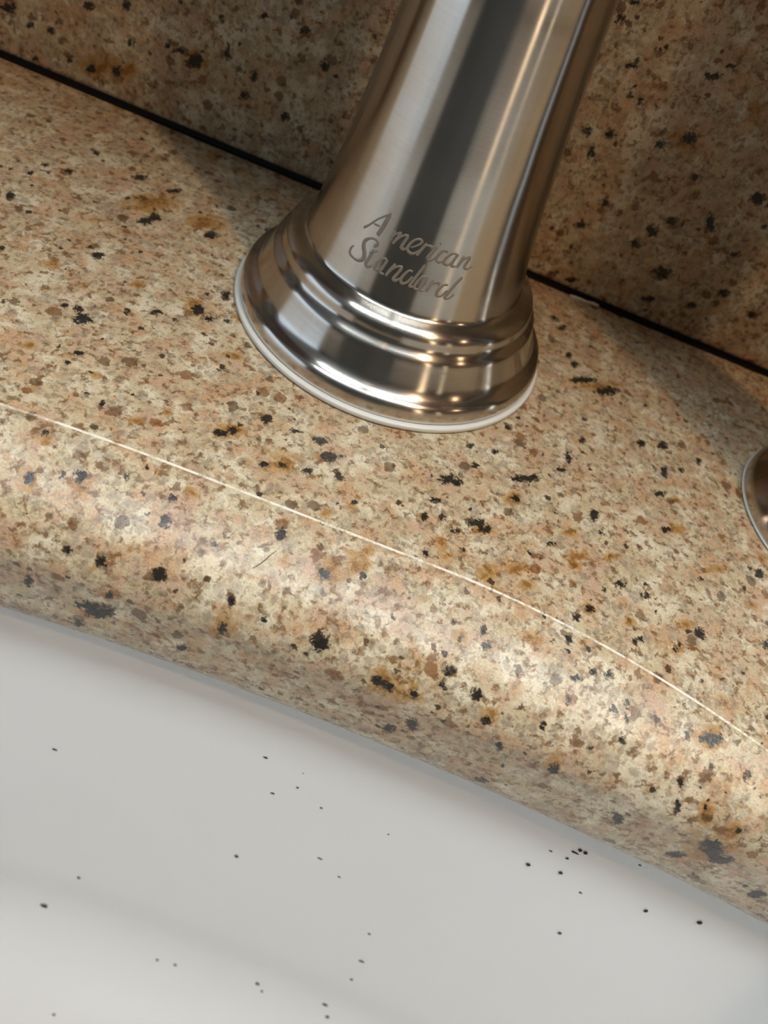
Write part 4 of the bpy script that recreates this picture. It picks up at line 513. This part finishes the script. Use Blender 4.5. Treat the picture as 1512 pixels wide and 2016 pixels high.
# ------------------------------------------------------------------ small stuff lying about
rng = random.Random(4)
proto = None
def grain(seed):
    r = random.Random(seed); bm = bmesh.new(); bmesh.ops.create_icosphere(bm, subdivisions=2, radius=1)
    for v in bm.verts:
        k = 1 + .35 * math.sin(3.1 * v.co.x + seed) * math.cos(4.3 * v.co.y + 2 * seed) + r.uniform(-.12, .12); v.co *= k
    me = bpy.data.meshes.new('dark_speck'); bm.to_mesh(me); bm.free(); me.materials.append(M['black']); return me
GR = [grain(s) for s in range(5)]
for i, (x, y, z, nx, ny, nz, a, b) in enumerate(SPECK_POS):
    o = link('dark_speck', GR[i % 5]); N = Vector((nx, ny, nz)); q = N.to_track_quat('Z', 'Y')
    o.rotation_mode = 'QUATERNION'; o.rotation_quaternion = q; o.scale = (a, b, min(a, b) * .5); o.location = Vector((x, y, z)) + N * min(a, b) * .4
    tag(o, 'tiny black crumb lying loose on the white sink enamel', 'crumb', 'black crumbs in the sink')
hp = []
for k in range(13):
    t = k / 12; x = -4.8 + 2.3 * t + .12 * math.sin(t * 5); y = -64.0 + 3.4 * t; b, a = B_(x), A_(x); zz = np.interp(y, [p[0] for p in nose_at(0, b, a)][40::-1], [p[1] for p in nose_at(0, b, a)][40::-1])
    hp.append((x * MM, y * MM, (zz + .12) * MM))
tag(tube('hair_fibre', hp, [.00004 + .00003 * (1 - abs(k / 6 - 1)) for k in range(13)], M['hair'], None, 8), 'short dark hair lying on the rounded granite edge left of centre', 'hair')
V = []; F = []
bits = [(34.9, 34.9, .9), (36.2, 35.2, .8), (37.6, 35.35, .75), (39.2, 35.6, .5), (40.6, 35.7, .8), (41.9, 35.7, .55)]
vb = []
for x, y, r_ in bits: vb.append((x * MM, y * MM, .0002))
cb = tube('caulk_crumb', [Vector(v) for v in vb], [r_ * .00045 for x, y, r_ in bits], M['white_bit'], None, 10)
for v in cb.data.vertices: v.co += Vector((rng.uniform(-1, 1), rng.uniform(-1, 1), rng.uniform(-.3, 1))) * .00012
tag(cb, 'thin ragged flake of dried white caulk in the joint right of the faucet', 'caulk flake')

# ------------------------------------------------------------------ the phone taking the picture (seen mirrored in the faucet)
ph = tag(empty('smartphone', (0, 0, 0)), 'dark smartphone held in front of the faucet, mirrored as its dark band', 'phone')
ph.matrix_world = m @ Matrix.Translation((0, 0, .0012))
PX0, PX1, PY0, PY1 = -.053, .026, -.132, .022
def rbox(name, x0, x1, y0, y1, z0, z1, r, mat, parent):
    vs = []; ring = []
    for cx_, cy_, a0 in ((x1 - r, y1 - r, 0), (x0 + r, y1 - r, 90), (x0 + r, y0 + r, 180), (x1 - r, y0 + r, 270)):
        for k in range(7):
            a = R(a0 + 15 * k); ring.append((cx_ + r * math.cos(a), cy_ + r * math.sin(a)))
    n_ = len(ring); vs = [(x, y, z0) for x, y in ring] + [(x, y, z1) for x, y in ring]
    fs = [tuple(range(n_)), tuple(range(2 * n_ - 1, n_ - 1, -1))] + [(k, n_ + k, n_ + (k + 1) % n_, (k + 1) % n_) for k in range(n_)]
    return fixn(mesh(name, vs, fs, mat, parent, False))
rbox('phone_body', PX0, PX1, PY0, PY1, 0.002, .010, .010, M['darkphone'], ph)
rbox('camera_bump', -.014, .014, -.014, .014, 0.0008, .002, .006, M['lens'], ph)
